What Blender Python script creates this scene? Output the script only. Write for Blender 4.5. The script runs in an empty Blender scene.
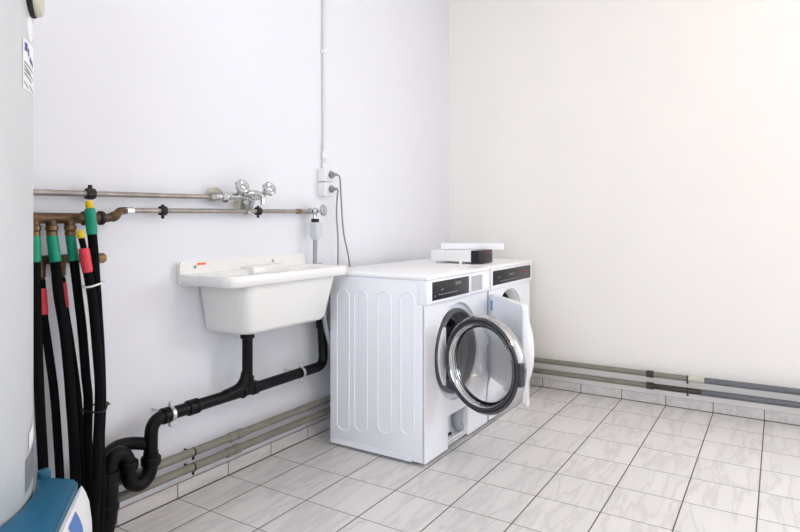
import bpy, bmesh, math, random
from mathutils import Vector, Matrix
random.seed(4)
sc = bpy.context.scene
C = sc.collection
PI = math.pi

# ------------------------------------------------------------------ camera, light, exposure
YW, XW, YB, XL, ZC = 2.024, 3.886, -2.3, -1.3, 2.85      # left wall, right wall, back wall, far-left wall, ceiling
cam = bpy.data.cameras.new('camera'); camo = bpy.data.objects.new('camera', cam); C.objects.link(camo)
camo.location = (0, 0, 1.10); camo.rotation_euler = (PI/2, 0, math.radians(32.174) - PI/2)
cam.sensor_width = 36; cam.lens = 602.68/800*36; cam.shift_y = -45.33/800; cam.clip_start = .02
sc.camera = camo

w = bpy.data.worlds.new('world'); sc.world = w; w.use_nodes = True
w.node_tree.nodes['Background'].inputs[0].default_value = (.75, .86, 1, 1)
w.node_tree.nodes['Background'].inputs[1].default_value = 1.0

def area(name, loc, rot, sx, sy, power, color):
    l = bpy.data.lights.new(name, 'AREA'); l.shape = 'RECTANGLE'; l.size = sx; l.size_y = sy
    l.energy = power; l.color = color
    o = bpy.data.objects.new(name, l); C.objects.link(o); o.location = loc; o.rotation_euler = rot
    return o
# daylight through the window in the right wall, beyond the right edge of the frame
WY0, WY1, WZ0, WZ1 = -2.0, -.55, .95, 2.35
area('window_daylight', (XW+.12, (WY0+WY1)/2, (WZ0+WZ1)/2), (0, PI/2, 0), WZ1-WZ0-.1, WY1-WY0-.1, 47, (.86, .915, 1.0))
# fill light through a window added, unseen, in the far-left wall
VY0, VY1 = -.70, .85
area('window_daylight_left', (XL-.12, (VY0+VY1)/2, (WZ0+WZ1)/2), (0, -PI/2, 0), WZ1-WZ0-.1, VY1-VY0-.1, 51, (.79, .885, 1.0))
# unseen pendant lamp, added for warm light; its globe gives off the light itself
LAMP = (1.7, -.55, 2.3); LAMP_COLOR = (1.0, .73, .43, 1); LAMP_STRENGTH = 26

vs = sc.view_settings
vs.view_transform = 'Standard'; vs.look = 'None'; vs.gamma = 1; vs.use_curve_mapping = False
vs.exposure = 0.02
sc.cycles.max_bounces = 12; sc.cycles.diffuse_bounces = 6; sc.cycles.transmission_bounces = 12
sc.cycles.caustics_reflective = False; sc.cycles.caustics_refractive = False

# ------------------------------------------------------------------ materials
def mat(name, col, rough=.5, metal=0, noise=0, nscale=20, bump=0, bscale=60, coat=0, trans=0, ior=1.45, spec=.5):
    m = bpy.data.materials.new(name); m.use_nodes = True
    nt = m.node_tree; b = nt.nodes['Principled BSDF']
    c = (*col, 1)
    b.inputs['Base Color'].default_value = c
    b.inputs['Roughness'].default_value = rough; b.inputs['Metallic'].default_value = metal
    b.inputs['Coat Weight'].default_value = coat; b.inputs['Transmission Weight'].default_value = trans
    b.inputs['IOR'].default_value = ior; b.inputs['Specular IOR Level'].default_value = spec
    if noise or bump:
        tc = nt.nodes.new('ShaderNodeTexCoord')
    if noise:
        n = nt.nodes.new('ShaderNodeTexNoise'); n.inputs['Scale'].default_value = nscale; n.inputs['Detail'].default_value = 6
        nt.links.new(tc.outputs['Object'], n.inputs['Vector'])
        r = nt.nodes.new('ShaderNodeValToRGB')
        r.color_ramp.elements[0].position = .3; r.color_ramp.elements[1].position = .7
        r.color_ramp.elements[0].color = (*[max(0, x*(1-noise)) for x in col], 1)
        r.color_ramp.elements[1].color = (*[min(1, x*(1+noise)) for x in col], 1)
        nt.links.new(n.outputs['Fac'], r.inputs['Fac']); nt.links.new(r.outputs['Color'], b.inputs['Base Color'])
    if bump:
        n2 = nt.nodes.new('ShaderNodeTexNoise'); n2.inputs['Scale'].default_value = bscale; n2.inputs['Detail'].default_value = 4
        nt.links.new(tc.outputs['Object'], n2.inputs['Vector'])
        bp = nt.nodes.new('ShaderNodeBump'); bp.inputs['Strength'].default_value = bump; bp.inputs['Distance'].default_value = .004
        nt.links.new(n2.outputs['Fac'], bp.inputs['Height']); nt.links.new(bp.outputs['Normal'], b.inputs['Normal'])
    return m

M = {}
M['wall'] = mat('white_plaster', (.828, .832, .866), .85, noise=.008, nscale=3, bump=.05, bscale=45, spec=.2)
M['wallr'] = mat('warm_white_plaster', (.90, .868, .825), .85, noise=.008, nscale=3, bump=.05, bscale=45, spec=.2)  # same plaster for the right wall, its warm light put into the colour
M['ceil'] = mat('ceiling_paint', (.86, .85, .84), .9, noise=.01, nscale=4)
M['enamel'] = mat('white_enamel', (.88, .89, .92), .28, noise=.006, nscale=4)
M['enamel2'] = mat('white_enamel_front', (.91, .92, .955), .28, noise=.006, nscale=4)  # same enamel, lightened where the fronts catch more light
M['top'] = mat('white_worktop', (.94, .93, .93), .3, noise=.006, nscale=5)
M['ceramic'] = mat('sink_plastic', (.845, .832, .80), .22, noise=.006, nscale=4, coat=.2)
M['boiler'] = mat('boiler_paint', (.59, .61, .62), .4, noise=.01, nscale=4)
M['blackrub'] = mat('black_foam_rubber', (.0025, .0025, .003), .75, noise=.25, nscale=60, bump=.2, bscale=120, spec=.14)
M['blackpipe'] = mat('black_drain_plastic', (.003, .003, .0035), .40, noise=.2, nscale=30, spec=.22)
M['grey'] = mat('grey_plastic', (.30, .31, .33), .45, noise=.04, nscale=30)
M['lgrey'] = mat('light_grey_plastic', (.62, .63, .65), .4, noise=.02, nscale=30)
M['conduit'] = mat('pale_grey_conduit', (.74, .73, .71), .5, noise=.02, nscale=30)
M['lgrey2'] = mat('recess_grey_plastic', (.48, .48, .49), .45, noise=.02, nscale=30)
M['hosegrey'] = mat('grey_hose', (.36, .37, .40), .5, noise=.06, nscale=60)
M['cable'] = mat('grey_cable', (.26, .26, .27), .5, noise=.05, nscale=60)
M['gasket'] = mat('grey_rubber_gasket', (.10, .105, .115), .38, noise=.06, nscale=30)
M['darkring'] = mat('dark_grey_gloss', (.035, .037, .044), .25, noise=.04, nscale=20, coat=.3)
M['chrome'] = mat('chrome', (.56, .56, .56), .09, 1, noise=.02, nscale=20)
M['satin'] = mat('satin_metal', (.62, .60, .56), .3, 1, noise=.04, nscale=30)
M['steel'] = mat('drum_steel', (.34, .345, .36), .3, 1, noise=.05, nscale=40)
M['zinc'] = mat('zinc_clamp', (.62, .63, .64), .38, .9, noise=.08, nscale=60)
M['pipe'] = mat('taupe_painted_pipe', (.225, .208, .168), .5, noise=.10, nscale=14, bump=.1)
M['pipedark'] = mat('dark_brown_pipe', (.045, .035, .028), .5, noise=.3, nscale=18, bump=.2)
M['pipeblue'] = mat('blue_grey_pipe', (.13, .14, .15), .5, noise=.12, nscale=14)
M['steelpipe'] = mat('weathered_steel_pipe', (.34, .30, .27), .42, .55, noise=.18, nscale=25)
M['brass'] = mat('aged_brass', (.125, .075, .042), .42, .65, noise=.35, nscale=30, bump=.2)
M['brassb'] = mat('bright_brass', (.20, .125, .06), .33, .8, noise=.25, nscale=30)
M['green'] = mat('green_sleeve', (.0, .29, .165), .42, noise=.1, nscale=30)
M['red'] = mat('red_sleeve', (.74, .05, .075), .42, noise=.08, nscale=30)
M['yellow'] = mat('yellow_cap', (.80, .58, .01), .42, noise=.06, nscale=30)
M['blue'] = mat('teal_blue_plastic', (.003, .095, .18), .38, noise=.05, nscale=12, bump=.06, bscale=80)
M['bag'] = mat('white_film', (.78, .78, .79), .35, noise=.02, nscale=10, bump=.35, bscale=14)
M['bagblue'] = mat('blue_print', (.085, .19, .46), .4, noise=.05, nscale=10)
M['black'] = mat('black_gloss_panel', (.012, .012, .014), .3, noise=.1, nscale=10, spec=.35)
M['blacks'] = mat('black_matt', (.012, .012, .012), .6, noise=.1, nscale=20)
M['print'] = mat('grey_print', (.25, .25, .26), .5, noise=.02)
M['redprint'] = mat('red_print', (.55, .03, .04), .5, noise=.02)
M['orange'] = mat('orange_red_print', (.85, .16, .07), .5, noise=.02)
M['navy'] = mat('navy_print', (.10, .09, .28), .6, noise=.03)
M['beige'] = mat('beige_plastic', (.56, .54, .44), .45, noise=.03)
M['paper'] = mat('paper', (.86, .86, .88), .6, noise=.01)
M['plate'] = mat('grey_plate', (.22, .24, .27), .4, noise=.12, nscale=60)
M['white'] = mat('white_plastic', (.84, .84, .83), .38, noise=.008)
M['sticker'] = mat('blue_sticker', (.12, .35, .62), .5, noise=.15, nscale=90)
M['grout'] = mat('dark_grout', (.085, .075, .07), .8, noise=.15, nscale=60)
M['copper'] = mat('brown_sealant', (.36, .25, .19), .6, noise=.3, nscale=40)
gm = bpy.data.materials.new('door_glass'); gm.use_nodes = True
b = gm.node_tree.nodes['Principled BSDF']
b.inputs['Base Color'].default_value = (.93, .95, .96, 1); b.inputs['Roughness'].default_value = .01
b.inputs['Transmission Weight'].default_value = 1; b.inputs['IOR'].default_value = 1.38
M['glass'] = gm
lm = bpy.data.materials.new('lamp_diffuser'); lm.use_nodes = True
b = lm.node_tree.nodes['Principled BSDF']
b.inputs['Emission Color'].default_value = LAMP_COLOR; b.inputs['Emission Strength'].default_value = LAMP_STRENGTH
M['lamp'] = lm

# marble tiles on a real grid; grout lines from the position on the floor
TX, TY, X0, Y0 = .25891, .25102, 2.84530, .06895
def tile_material(name, axes, grout=.0034, wall=False):
    m = bpy.data.materials.new(name); m.use_nodes = True; nt = m.node_tree; N = nt.nodes; Lk = nt.links
    b = N['Principled BSDF']
    g = N.new('ShaderNodeNewGeometry'); sep = N.new('ShaderNodeSeparateXYZ'); Lk.new(g.outputs['Position'], sep.inputs[0])
    def mth(op, a, bb=None):
        n = N.new('ShaderNodeMath'); n.operation = op
        for i, v in enumerate((a, bb)):
            if v is None: continue
            if isinstance(v, (int, float)): n.inputs[i].default_value = v
            else: Lk.new(v, n.inputs[i])
        return n.outputs[0]
    masks = []; cells = []
    for ax, off, size, gw in axes:
        t = mth('DIVIDE', mth('SUBTRACT', sep.outputs[ax], off), size)
        cells.append(mth('FLOOR', t))
        d = mth('ABSOLUTE', mth('SUBTRACT', mth('FRACT', mth('ADD', t, .5)), .5))
        masks.append(mth('LESS_THAN', d, gw/2/size))
    mask = masks[0]
    for k in masks[1:]: mask = mth('MAXIMUM', mask, k)
    comb = N.new('ShaderNodeCombineXYZ')
    for i, cc in enumerate(cells): Lk.new(cc, comb.inputs[i])
    wn = N.new('ShaderNodeTexWhiteNoise'); Lk.new(comb.outputs[0], wn.inputs['Vector'])
    # veins: stretched, distorted noise, shifted from tile to tile
    mp = N.new('ShaderNodeMapping'); mp.inputs['Scale'].default_value = (1.6, 9.0, 9.0); mp.inputs['Rotation'].default_value = (0, 0, math.radians(-28))
    sh = N.new('ShaderNodeVectorMath'); sh.operation = 'SCALE'; sh.inputs['Scale'].default_value = 9; Lk.new(wn.outputs['Color'], sh.inputs[0])
    ad = N.new('ShaderNodeVectorMath'); ad.operation = 'ADD'; Lk.new(g.outputs['Position'], ad.inputs[0]); Lk.new(sh.outputs[0], ad.inputs[1])
    Lk.new(ad.outputs[0], mp.inputs['Vector'])
    nz = N.new('ShaderNodeTexNoise'); nz.inputs['Scale'].default_value = 1.5; nz.inputs['Detail'].default_value = 7; nz.inputs['Distortion'].default_value = .35
    Lk.new(mp.outputs[0], nz.inputs['Vector'])
    rp = N.new('ShaderNodeValToRGB'); e = rp.color_ramp.elements
    A = (.71, .675, .65, 1); V = (.60, .572, .558, 1)
    e[0].position = 0; e[0].color = A; e[1].position = 1; e[1].color = A
    for p_, cc in ((.38, (.72, .693, .67, 1)), (.47, (.695, .667, .645, 1)), (.515, V), (.57, (.69, .662, .642, 1)), (.72, (.675, .648, .632, 1))):
        x = rp.color_ramp.elements.new(p_); x.color = cc
    Lk.new(nz.outputs['Fac'], rp.inputs['Fac'])
    mix = N.new('ShaderNodeMix'); mix.data_type = 'RGBA'; Lk.new(mask, mix.inputs[0]); Lk.new(rp.outputs['Color'], mix.inputs[6]); mix.inputs[7].default_value = (.115, .10, .092, 1)
    Lk.new(mix.outputs[2], b.inputs['Base Color'])
    rr = mth('ADD', mth('MULTIPLY', mask, .45), .33); Lk.new(rr, b.inputs['Roughness'])
    bp = N.new('ShaderNodeBump'); bp.inputs['Strength'].default_value = .5; bp.inputs['Distance'].default_value = .002
    Lk.new(mth('SUBTRACT', 1, mask), bp.inputs['Height']); Lk.new(bp.outputs['Normal'], b.inputs['Normal'])
    return m
M['tiles'] = tile_material('marble_floor_tiles', [(0, X0, TX, .0034), (1, Y0, TY, .0052)])
M['skirtx'] = tile_material('marble_skirting_left', [(0, X0, TX, .0045)])
M['skirty'] = tile_material('marble_skirting_right', [(1, Y0, TY, .0045)])

# ------------------------------------------------------------------ mesh helpers
def finish(bm, name, m, parent=None, loc=None, sharp=38, smooth=True):
    bmesh.ops.recalc_face_normals(bm, faces=bm.faces[:])
    if parent is not None: loc = parent['_o']
    elif loc is None:
        xs = [v.co for v in bm.verts]
        loc = (sum(v.x for v in xs)/len(xs), sum(v.y for v in xs)/len(xs), min(v.z for v in xs))
    loc = Vector(loc)
    for v in bm.verts: v.co -= loc
    lim = math.radians(sharp)
    for f in bm.faces: f.smooth = smooth
    for e in bm.edges:
        if len(e.link_faces) == 2 and e.calc_face_angle(0) > lim: e.smooth = False
    me = bpy.data.meshes.new(name); bm.to_mesh(me); bm.free()
    ms = m if isinstance(m, (list, tuple)) else [m]
    for x in ms: me.materials.append(M[x])
    o = bpy.data.objects.new(name, me); C.objects.link(o)
    o['_o'] = tuple(loc)
    if parent is not None: o.parent = parent
    else: o.location = loc
    return o
def tag(o, label, cat, group=None):
    o['label'] = label; o['category'] = cat
    if group: o['group'] = group
    return o
def struct(o): o['kind'] = 'structure'; return o
def empty(name, loc, label, cat, group=None):
    o = bpy.data.objects.new(name, None); C.objects.link(o); o.location = loc; o.empty_display_size = .05
    o['_o'] = tuple(loc)
    return tag(o, label, cat, group)
def B(): return bmesh.new()
def box(bm, x0, x1, y0, y1, z0, z1, bev=0, seg=2, mi=0, mtx=None):
    vs_ = [bm.verts.new((x, y, z)) for x in (x0, x1) for y in (y0, y1) for z in (z0, z1)]
    fs = []
    for q in ((0,1,3,2), (4,6,7,5), (0,4,5,1), (2,3,7,6), (0,2,6,4), (1,5,7,3)):
        f = bm.faces.new([vs_[i] for i in q]); f.material_index = mi; fs.append(f)
    ve = vs_
    if bev:
        es = {e for f in fs for e in f.edges}
        r = bmesh.ops.bevel(bm, geom=list(es), offset=bev, segments=seg, profile=.5, affect='EDGES')
        ve = list({v for f in r['faces'] for v in f.verts} | {v for v in vs_ if v.is_valid})
        for f in r['faces']: f.material_index = mi
        s = set(ve)
        for v in list(s):
            for e in v.link_edges: s.add(e.other_vert(v))
        ve = list(s)
    if mtx is not None:
        for v in ve: v.co = mtx @ v.co
    return ve
def rings(bm, loops, cap0=True, cap1=True, closed=False, mi=0):
    R = [[bm.verts.new(p) for p in lp] for lp in loops]; n = len(R[0])
    pairs = list(zip(R, R[1:])) + ([(R[-1], R[0])] if closed else [])
    for a, c in pairs:
        for i in range(n):
            f = bm.faces.new((a[i], a[(i+1) % n], c[(i+1) % n], c[i])); f.material_index = mi
    if not closed:
        if cap0: bm.faces.new(R[0][::-1]).material_index = mi
        if cap1: bm.faces.new(R[-1]).material_index = mi
    return R
def smooth_path(pts, k=6):
    P = [Vector(p) for p in pts]
    if len(P) < 3: return P
    Q = [2*P[0]-P[1]] + P + [2*P[-1]-P[-2]]; out = []
    for i in range(1, len(Q)-2):
        a, b_, c, d = Q[i-1:i+3]
        for j in range(k):
            t = j/k
            out.append(.5*((2*b_) + (c-a)*t + (2*a-5*b_+4*c-d)*t*t + (3*b_-a-3*c+d)*t**3))
    out.append(P[-1]); return out
def fillet(pts, r, k=6):
    P = [Vector(p) for p in pts]; out = [P[0]]
    for i in range(1, len(P)-1):
        a, b_, c = P[i-1:i+2]; u = (a-b_).normalized(); v = (c-b_).normalized()
        d = min(r, (a-b_).length*.49, (c-b_).length*.49)
        p0, p1 = b_+u*d, b_+v*d
        for j in range(k+1):
            t = j/k; out.append((1-t)**2*p0 + 2*t*(1-t)*b_ + t*t*p1)
    out.append(P[-1]); return out
def tube(bm, path, r, n=14, closed=False, caps=True, mi=0):
    P = [Vector(p) for p in path]; m = len(P)
    rr = r if callable(r) else (lambda t: r)
    T = []
    for i in range(m):
        a = P[(i-1) % m] if closed or i > 0 else P[i]; c = P[(i+1) % m] if closed or i < m-1 else P[i]
        T.append((c-a).normalized())
    ref = Vector((0, 0, 1)) if abs(T[0].z) < .9 else Vector((1, 0, 0))
    nrm = (ref - T[0]*ref.dot(T[0])).normalized(); loops = []
    for i in range(m):
        nrm = (nrm - T[i]*nrm.dot(T[i])).normalized(); bi = T[i].cross(nrm); q = rr(i/max(1, m-1))
        loops.append([P[i] + (nrm*math.cos(2*PI*k/n) + bi*math.sin(2*PI*k/n))*q for k in range(n)])
    rings(bm, loops, caps, caps, closed, mi)
def frame(axis):
    a = Vector(axis).normalized(); ref = Vector((0, 0, 1)) if abs(a.z) < .9 else Vector((1, 0, 0))
    x = (ref - a*ref.dot(a)).normalized(); return a, x, a.cross(x)
def lathe(bm, prof, org, axis, n=48, cap0=False, cap1=False, closed=False, mi=0, arc=None):
    a, x, y = frame(axis); o = Vector(org)
    loops = [[o + a*h + (x*math.cos(2*PI*k/n) + y*math.sin(2*PI*k/n))*r for k in range(n)] for r, h in prof]
    return rings(bm, loops, cap0, cap1, closed, mi)
def cyl(bm, p0, p1, r, n=20, r1=None, mi=0):
    p0 = Vector(p0); p1 = Vector(p1); L = (p1-p0).length; r1 = r if r1 is None else r1
    e = min(.0025, r*.25, L*.25)
    lathe(bm, [(r-e, 0), (r, e), (r1, L-e), (r1-e, L)], p0, p1-p0, n, True, True, mi=mi)
def ball(bm, c, r, n=14, sc_=(1, 1, 1)):
    bmesh.ops.create_uvsphere(bm, u_segments=n, v_segments=n//2+2, radius=1, matrix=Matrix.Translation(c) @ Matrix.Diagonal((r*sc_[0], r*sc_[1], r*sc_[2], 1)))
def rrect(x0, x1, y0, y1, r, k=6):
    out = []
    for cx, cy, a0 in ((x1-r, y1-r, 0), (x0+r, y1-r, PI/2), (x0+r, y0+r, PI), (x1-r, y0+r, 1.5*PI)):
        for j in range(k+1): out.append((cx + r*math.cos(a0+PI/2*j/k), cy + r*math.sin(a0+PI/2*j/k)))
    return out
def prism(bm, outline, d0, d1, fn, bev=0, mi=0):
    """outline (u,v) swept from d0 to d1; fn(u,v,d) gives the 3D point"""
    def inset(o, q):
        n = len(o); out = []
        for i in range(n):
            a, p, c = Vector(o[i-1]), Vector(o[i]), Vector(o[(i+1) % n])
            t = (c-a).normalized(); out.append((p.x - t.y*q, p.y + t.x*q))
        return out
    lv = [(0, d0), (0, d1)] if not bev else [(0, d0), (0, d1 - math.copysign(bev, d1-d0)), (bev*.35, d1 - math.copysign(bev*.3, d1-d0)), (bev, d1)]
    rings(bm, [[fn(u, v, d) for u, v in (inset(outline, q) if q else outline)] for q, d in lv], mi=mi)
def text(s, size, m, fn, name, parent, depth=.0006, align='LEFT'):
    cu = bpy.data.curves.new(name, 'FONT'); cu.body = s; cu.size = size; cu.extrude = depth; cu.align_x = align; cu.resolution_u = 3
    t = bpy.data.objects.new(name, cu); C.objects.link(t); bpy.context.view_layer.update()
    me = bpy.data.meshes.new_from_object(t.evaluated_get(bpy.context.evaluated_depsgraph_get()))
    bm = B(); bm.from_mesh(me); bpy.data.objects.remove(t); bpy.data.curves.remove(cu); bpy.data.meshes.remove(me)
    for v in bm.verts: v.co = Vector(fn(v.co.x, v.co.y, v.co.z))
    return finish(bm, name, m, parent, smooth=False)

# ------------------------------------------------------------------ the room
bm = B(); box(bm, XL-.15, XW+.15, YB-.15, YW+.15, -.12, 0); struct(finish(bm, 'floor', 'tiles', loc=(0,0,0)))
bm = B(); box(bm, XL-.15, XW+.15, YB-.15, YW+.15, ZC, ZC+.12); struct(finish(bm, 'ceiling', 'ceil', loc=(0,0,ZC)))
bm = B(); box(bm, XL, XW+.15, YW, YW+.15, 0, ZC); struct(finish(bm, 'wall_left', 'wall', loc=(0,YW,0)))
bm = B()
for y0, y1, z0, z1 in ((WY1, YW, 0, ZC), (YB, WY0, 0, ZC), (WY0, WY1, 0, WZ0), (WY0, WY1, WZ1, ZC)): box(bm, XW, XW+.15, y0, y1, z0, z1)
struct(finish(bm, 'wall_right', 'wallr', loc=(XW,0,0)))
bm = B()
for y0, y1, z0, z1 in ((VY1, YW+.15, 0, ZC), (YB, VY0, 0, ZC), (VY0, VY1, 0, WZ0), (VY0, VY1, WZ1, ZC)): box(bm, XL-.15, XL, y0, y1, z0, z1)
struct(finish(bm, 'wall_far_left', 'wall', loc=(XL,0,0)))
bm = B(); box(bm, XL-.15, XW+.15, YB-.15, YB, 0, ZC); struct(finish(bm, 'wall_back', 'wall', loc=(0,YB,0)))
for k, (p0, p1, xa) in enumerate(((WY0, WY1, XW+.03), (VY0, VY1, XL-.09))):  # second frame belongs to the added fill window
    bm = B()
    for y0, y1, z0, z1 in ((p0, p0+.05, WZ0, WZ1), (p1-.05, p1, WZ0, WZ1), (p0+.05, p1-.05, WZ0, WZ0+.05), (p0+.05, p1-.05, WZ1-.05, WZ1)): box(bm, xa, xa+.06, y0, y1, z0, z1, .006)
    struct(finish(bm, 'window_%d' % (k+1), 'white', loc=(xa+.03, (p0+p1)/2, WZ0)))
SK = .057
bm = B(); box(bm, XL, XW-.009, YW-.009, YW, 0, SK, .0015, 1); struct(finish(bm, 'baseboard_left', 'skirtx', loc=(0,YW,0)))
bm = B(); box(bm, XW-.009, XW, YB, YW, 0, SK, .0015, 1); struct(finish(bm, 'baseboard_right', 'skirty', loc=(XW,0,0)))
bm = B(); tube(bm, [(XL, YW-.006, SK+.0005), (XW-.01, YW-.006, SK+.0005)], .0022, 8); struct(finish(bm, 'trim_1', 'copper', loc=(0,YW,SK)))
bm = B(); box(bm, XL, XW-.009, YW-.015, YW-.009, 0, .0022); struct(finish(bm, 'trim_2', 'grout', loc=(0,YW,0)))
bm = B(); box(bm, XW-.015, XW-.009, YB, YW-.015, 0, .0022); struct(finish(bm, 'trim_3', 'grout', loc=(XW,0,0)))

# added pendant lamp (unseen above the frame, there to warm the light)
t = empty('pendant_lamp', (LAMP[0], LAMP[1], LAMP[2]-.15), 'round glowing white globe lamp hanging from the ceiling', 'lamp')
bm = B(); cyl(bm, (LAMP[0], LAMP[1], LAMP[2]+.15), (LAMP[0], LAMP[1], ZC-.03), .006, 10); finish(bm, 'cord', 'white', t)
bm = B(); cyl(bm, (LAMP[0], LAMP[1], ZC-.035), (LAMP[0], LAMP[1], ZC), .05, 24); finish(bm, 'canopy', 'white', t)
bm = B(); cyl(bm, (LAMP[0], LAMP[1], LAMP[2]+.142), (LAMP[0], LAMP[1], LAMP[2]+.19), .045, 24); finish(bm, 'socket', 'white', t)
bm = B(); ball(bm, LAMP, .15, 32); finish(bm, 'globe', 'lamp', t)

# ------------------------------------------------------------------ washing machine and dryer
YF = 1.335      # plane of both fronts
def cabinet(t, x0, x1, hole_c, hole_r, notch=None, ribs=False):
    yb = 1.872; z0, z1 = .014, .832
    # shell: sides, back, bottom
    bm = B()
    box(bm, x0, x0+.012, YF+.004, yb, z0, z1, .003, 2); box(bm, x1-.012, x1, YF+.004, yb, z0, z1, .003, 2)
    box(bm, x0+.012, x1-.012, yb-.012, yb, z0, z1); box(bm, x0+.012, x1-.012, YF+.03, yb-.012, z0+.005, z0+.015)
    if ribs:
        for y0, y1, za, zb in ((1.754, 1.827, .082, .765), (1.648, 1.722, .097, .768), (1.513, 1.587, .114, .772), (1.389, 1.460, .13, .776)):
            o = rrect(y0, y1, za, zb, .0345, 8)
            zm = (za+zb)/2; H = (zb-za)/2
            o2 = []
            for u, v in o: o2.append((u + .010*(1-((v-zm)/H)**2), v))
            tube(bm, [(x0-.0005, u, v) for u, v in o2], .0034, 8, closed=True)
    c = finish(bm, 'cabinet', 'enamel', t)
    bm = B(); box(bm, x0-.0015, x0+.010, YF+.07, yb-.002, z0-.004, .034, .001, 1); finish(bm, 'base_rail', 'enamel', t)
    # front sheet with the round opening and the kick notch
    bm = B(); y = YF; F = []
    zt = .722
    ol = [(x0, z0)]
    if notch: ol += [(notch[0], z0), (notch[0], notch[2]), (notch[1], notch[2]), (notch[1], z0)]
    ol += [(x1, z0), (x1, zt), (x0, zt)]
    def edges_of(pts):
        v = [bm.verts.new((p[0], y, p[1])) for p in pts]
        return [bm.edges.new((v[i], v[(i+1) % len(v)])) for i in range(len(v))]
    n = 72
    es = edges_of(ol) + edges_of([(hole_c[0]+hole_r*math.cos(2*PI*k/n), hole_c[1]+hole_r*math.sin(2*PI*k/n)) for k in range(n)])
    bmesh.ops.triangle_fill(bm, use_beauty=True, use_dissolve=False, edges=es)
    r = bmesh.ops.extrude_face_region(bm, geom=bm.faces[:])
    for v in r['geom']:
        if isinstance(v, bmesh.types.BMVert): v.co.y += .010
    fp = finish(bm, 'front_panel', 'enamel2', t, sharp=30)
    # worktop
    bm = B(); box(bm, x0-.003, x1+.003, YF-.018, 1.95, .8325, .853, .006, 3); finish(bm, 'worktop', 'top', t)
    for sx in (x0+.05, x1-.05):
        for sy in (YF+.06, yb-.06):
            bm = B(); cyl(bm, (sx, sy, .0005), (sx, sy, .0185), .022, 16); finish(bm, 'foot', 'blacks', t)
    return c, fp
wm = empty('washing_machine', (2.67, 1.6, 0), 'white washing machine beside the sink, round glass porthole door swung open', 'washing machine')
x0, x1 = 2.330, 3.010
HC = (2.655, .463)
cabinet(wm, x0, x1, HC, .236, (2.551, 2.772, .168), True)
# fascia in three pieces round the display and the drawer
bm = B(); box(bm, x0-.002, x1, YF-.014, YF+.042, .722, .832, .005, 3); fa = finish(bm, 'control_fascia', 'enamel2', wm)
bm = B(); box(bm, 2.372, 2.748, YF-.0165, YF-.0115, .738, .822, .0015, 2); dp = finish(bm, 'display_panel', 'black', fa)
tx = lambda u0, v0: (lambda u, v, d: (u0+u, YF-.0172-d, v0+v))
bm = B()
for i in range(9): box(bm, 2.43+i*.022, 2.445+i*.022, YF-.0172, YF-.0160, .758, .763)
finish(bm, 'button_marks', 'print', dp); bm = B()
for i in range(3): box(bm, 2.60+i*.022, 2.614+i*.022, YF-.0172, YF-.0160, .792, .806)
finish(bm, 'readout', 'print', dp); bm = B()
box(bm, 2.45, 2.475, YF-.0172, YF-.0160, .779, .785)
finish(bm, 'program_mark', 'print', dp); bm = B(); box(bm, 2.39, 2.398, YF-.0172, YF-.0160, .752, .762)
finish(bm, 'power_mark', 'print', dp)
# drawer: a shallow recess framed by a lip
bm = B()
for a in ((2.762, 2.995, .818, .824), (2.762, 2.995, .733, .739), (2.762, 2.768, .739, .818), (2.989, 2.995, .739, .818)): box(bm, a[0], a[1], YF-.020, YF-.012, a[2], a[3], .001, 1)
box(bm, 2.905, 2.989, YF-.019, YF-.012, .739, .818, .002, 1)
dr = finish(bm, 'detergent_drawer', 'enamel2', fa)
bm = B(); box(bm, 2.769, 2.904, YF-.0150, YF-.0135, .740, .817); finish(bm, 'drawer_grip', 'lgrey2', dr)
# recess ring, gasket, drum
ax = (0, 1, 0); oc = (HC[0], YF, HC[1])
bm = B(); lathe(bm, [(.2355, .002), (.2355, .020), (.205, .022), (.205, .060), (.235, .060), (.238, .010)], oc, ax, 72, closed=True); finish(bm, 'door_recess', 'enamel2', wm)
bm = B()
lathe(bm, [(.206, .024), (.207, .006), (.200, -.004), (.190, -.002), (.184, .010), (.186, .03), (.172, .045), (.166, .05), (.166, .085), (.206, .085)], oc, ax, 72, closed=True)
lathe(bm, [(.166, .055), (.152, .058), (.150, .066), (.166, .070)], oc, ax, 72, closed=True)
finish(bm, 'door_gasket', 'gasket', wm)
bm = B(); lathe(bm, [(.168, .082), (.215, .10), (.225, .12), (.225, .40), (.20, .42), (.03, .425)], oc, ax, 64, cap1=True)
dm = finish(bm, 'drum', 'steel', wm)
for k in range(3):
    a = 2*PI*k/3 + .5
    p = lambda h, r: (oc[0]+r*math.cos(a), oc[1]+h, oc[2]+r*math.sin(a))
    bm = B(); tube(bm, [p(.13, .222), p(.26, .205), p(.39, .222)], lambda q: .028, 10); finish(bm, 'drum_lifter', 'steel', dm)
# kick compartment behind the notch
bm = B()
box(bm, 2.551, 2.772, YF+.065, YF+.07, .02, .175); box(bm, 2.546, 2.551, YF+.010, YF+.07, .02, .175); box(bm, 2.772, 2.777, YF+.010, YF+.07, .02, .175)
box(bm, 2.551, 2.772, YF+.010, YF+.065, .170, .175); box(bm, 2.551, 2.772, YF+.012, YF+.065, .0185, .024)
kc = finish(bm, 'pump_compartment', 'white', wm)
bm = B(); box(bm, 2.655, 2.700, YF+.056, YF+.0655, .0245, .040, .003, 1); finish(bm, 'drain_slot', 'blacks', kc)
bm = B(); tube(bm, fillet([(2.735, YF+.040, .168), (2.718, YF+.038, .11), (2.728, YF+.04, .060), (2.772, YF+.042, .048)], .05), .020, 16); finish(bm, 'pump_hose', 'hosegrey', kc)
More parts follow.
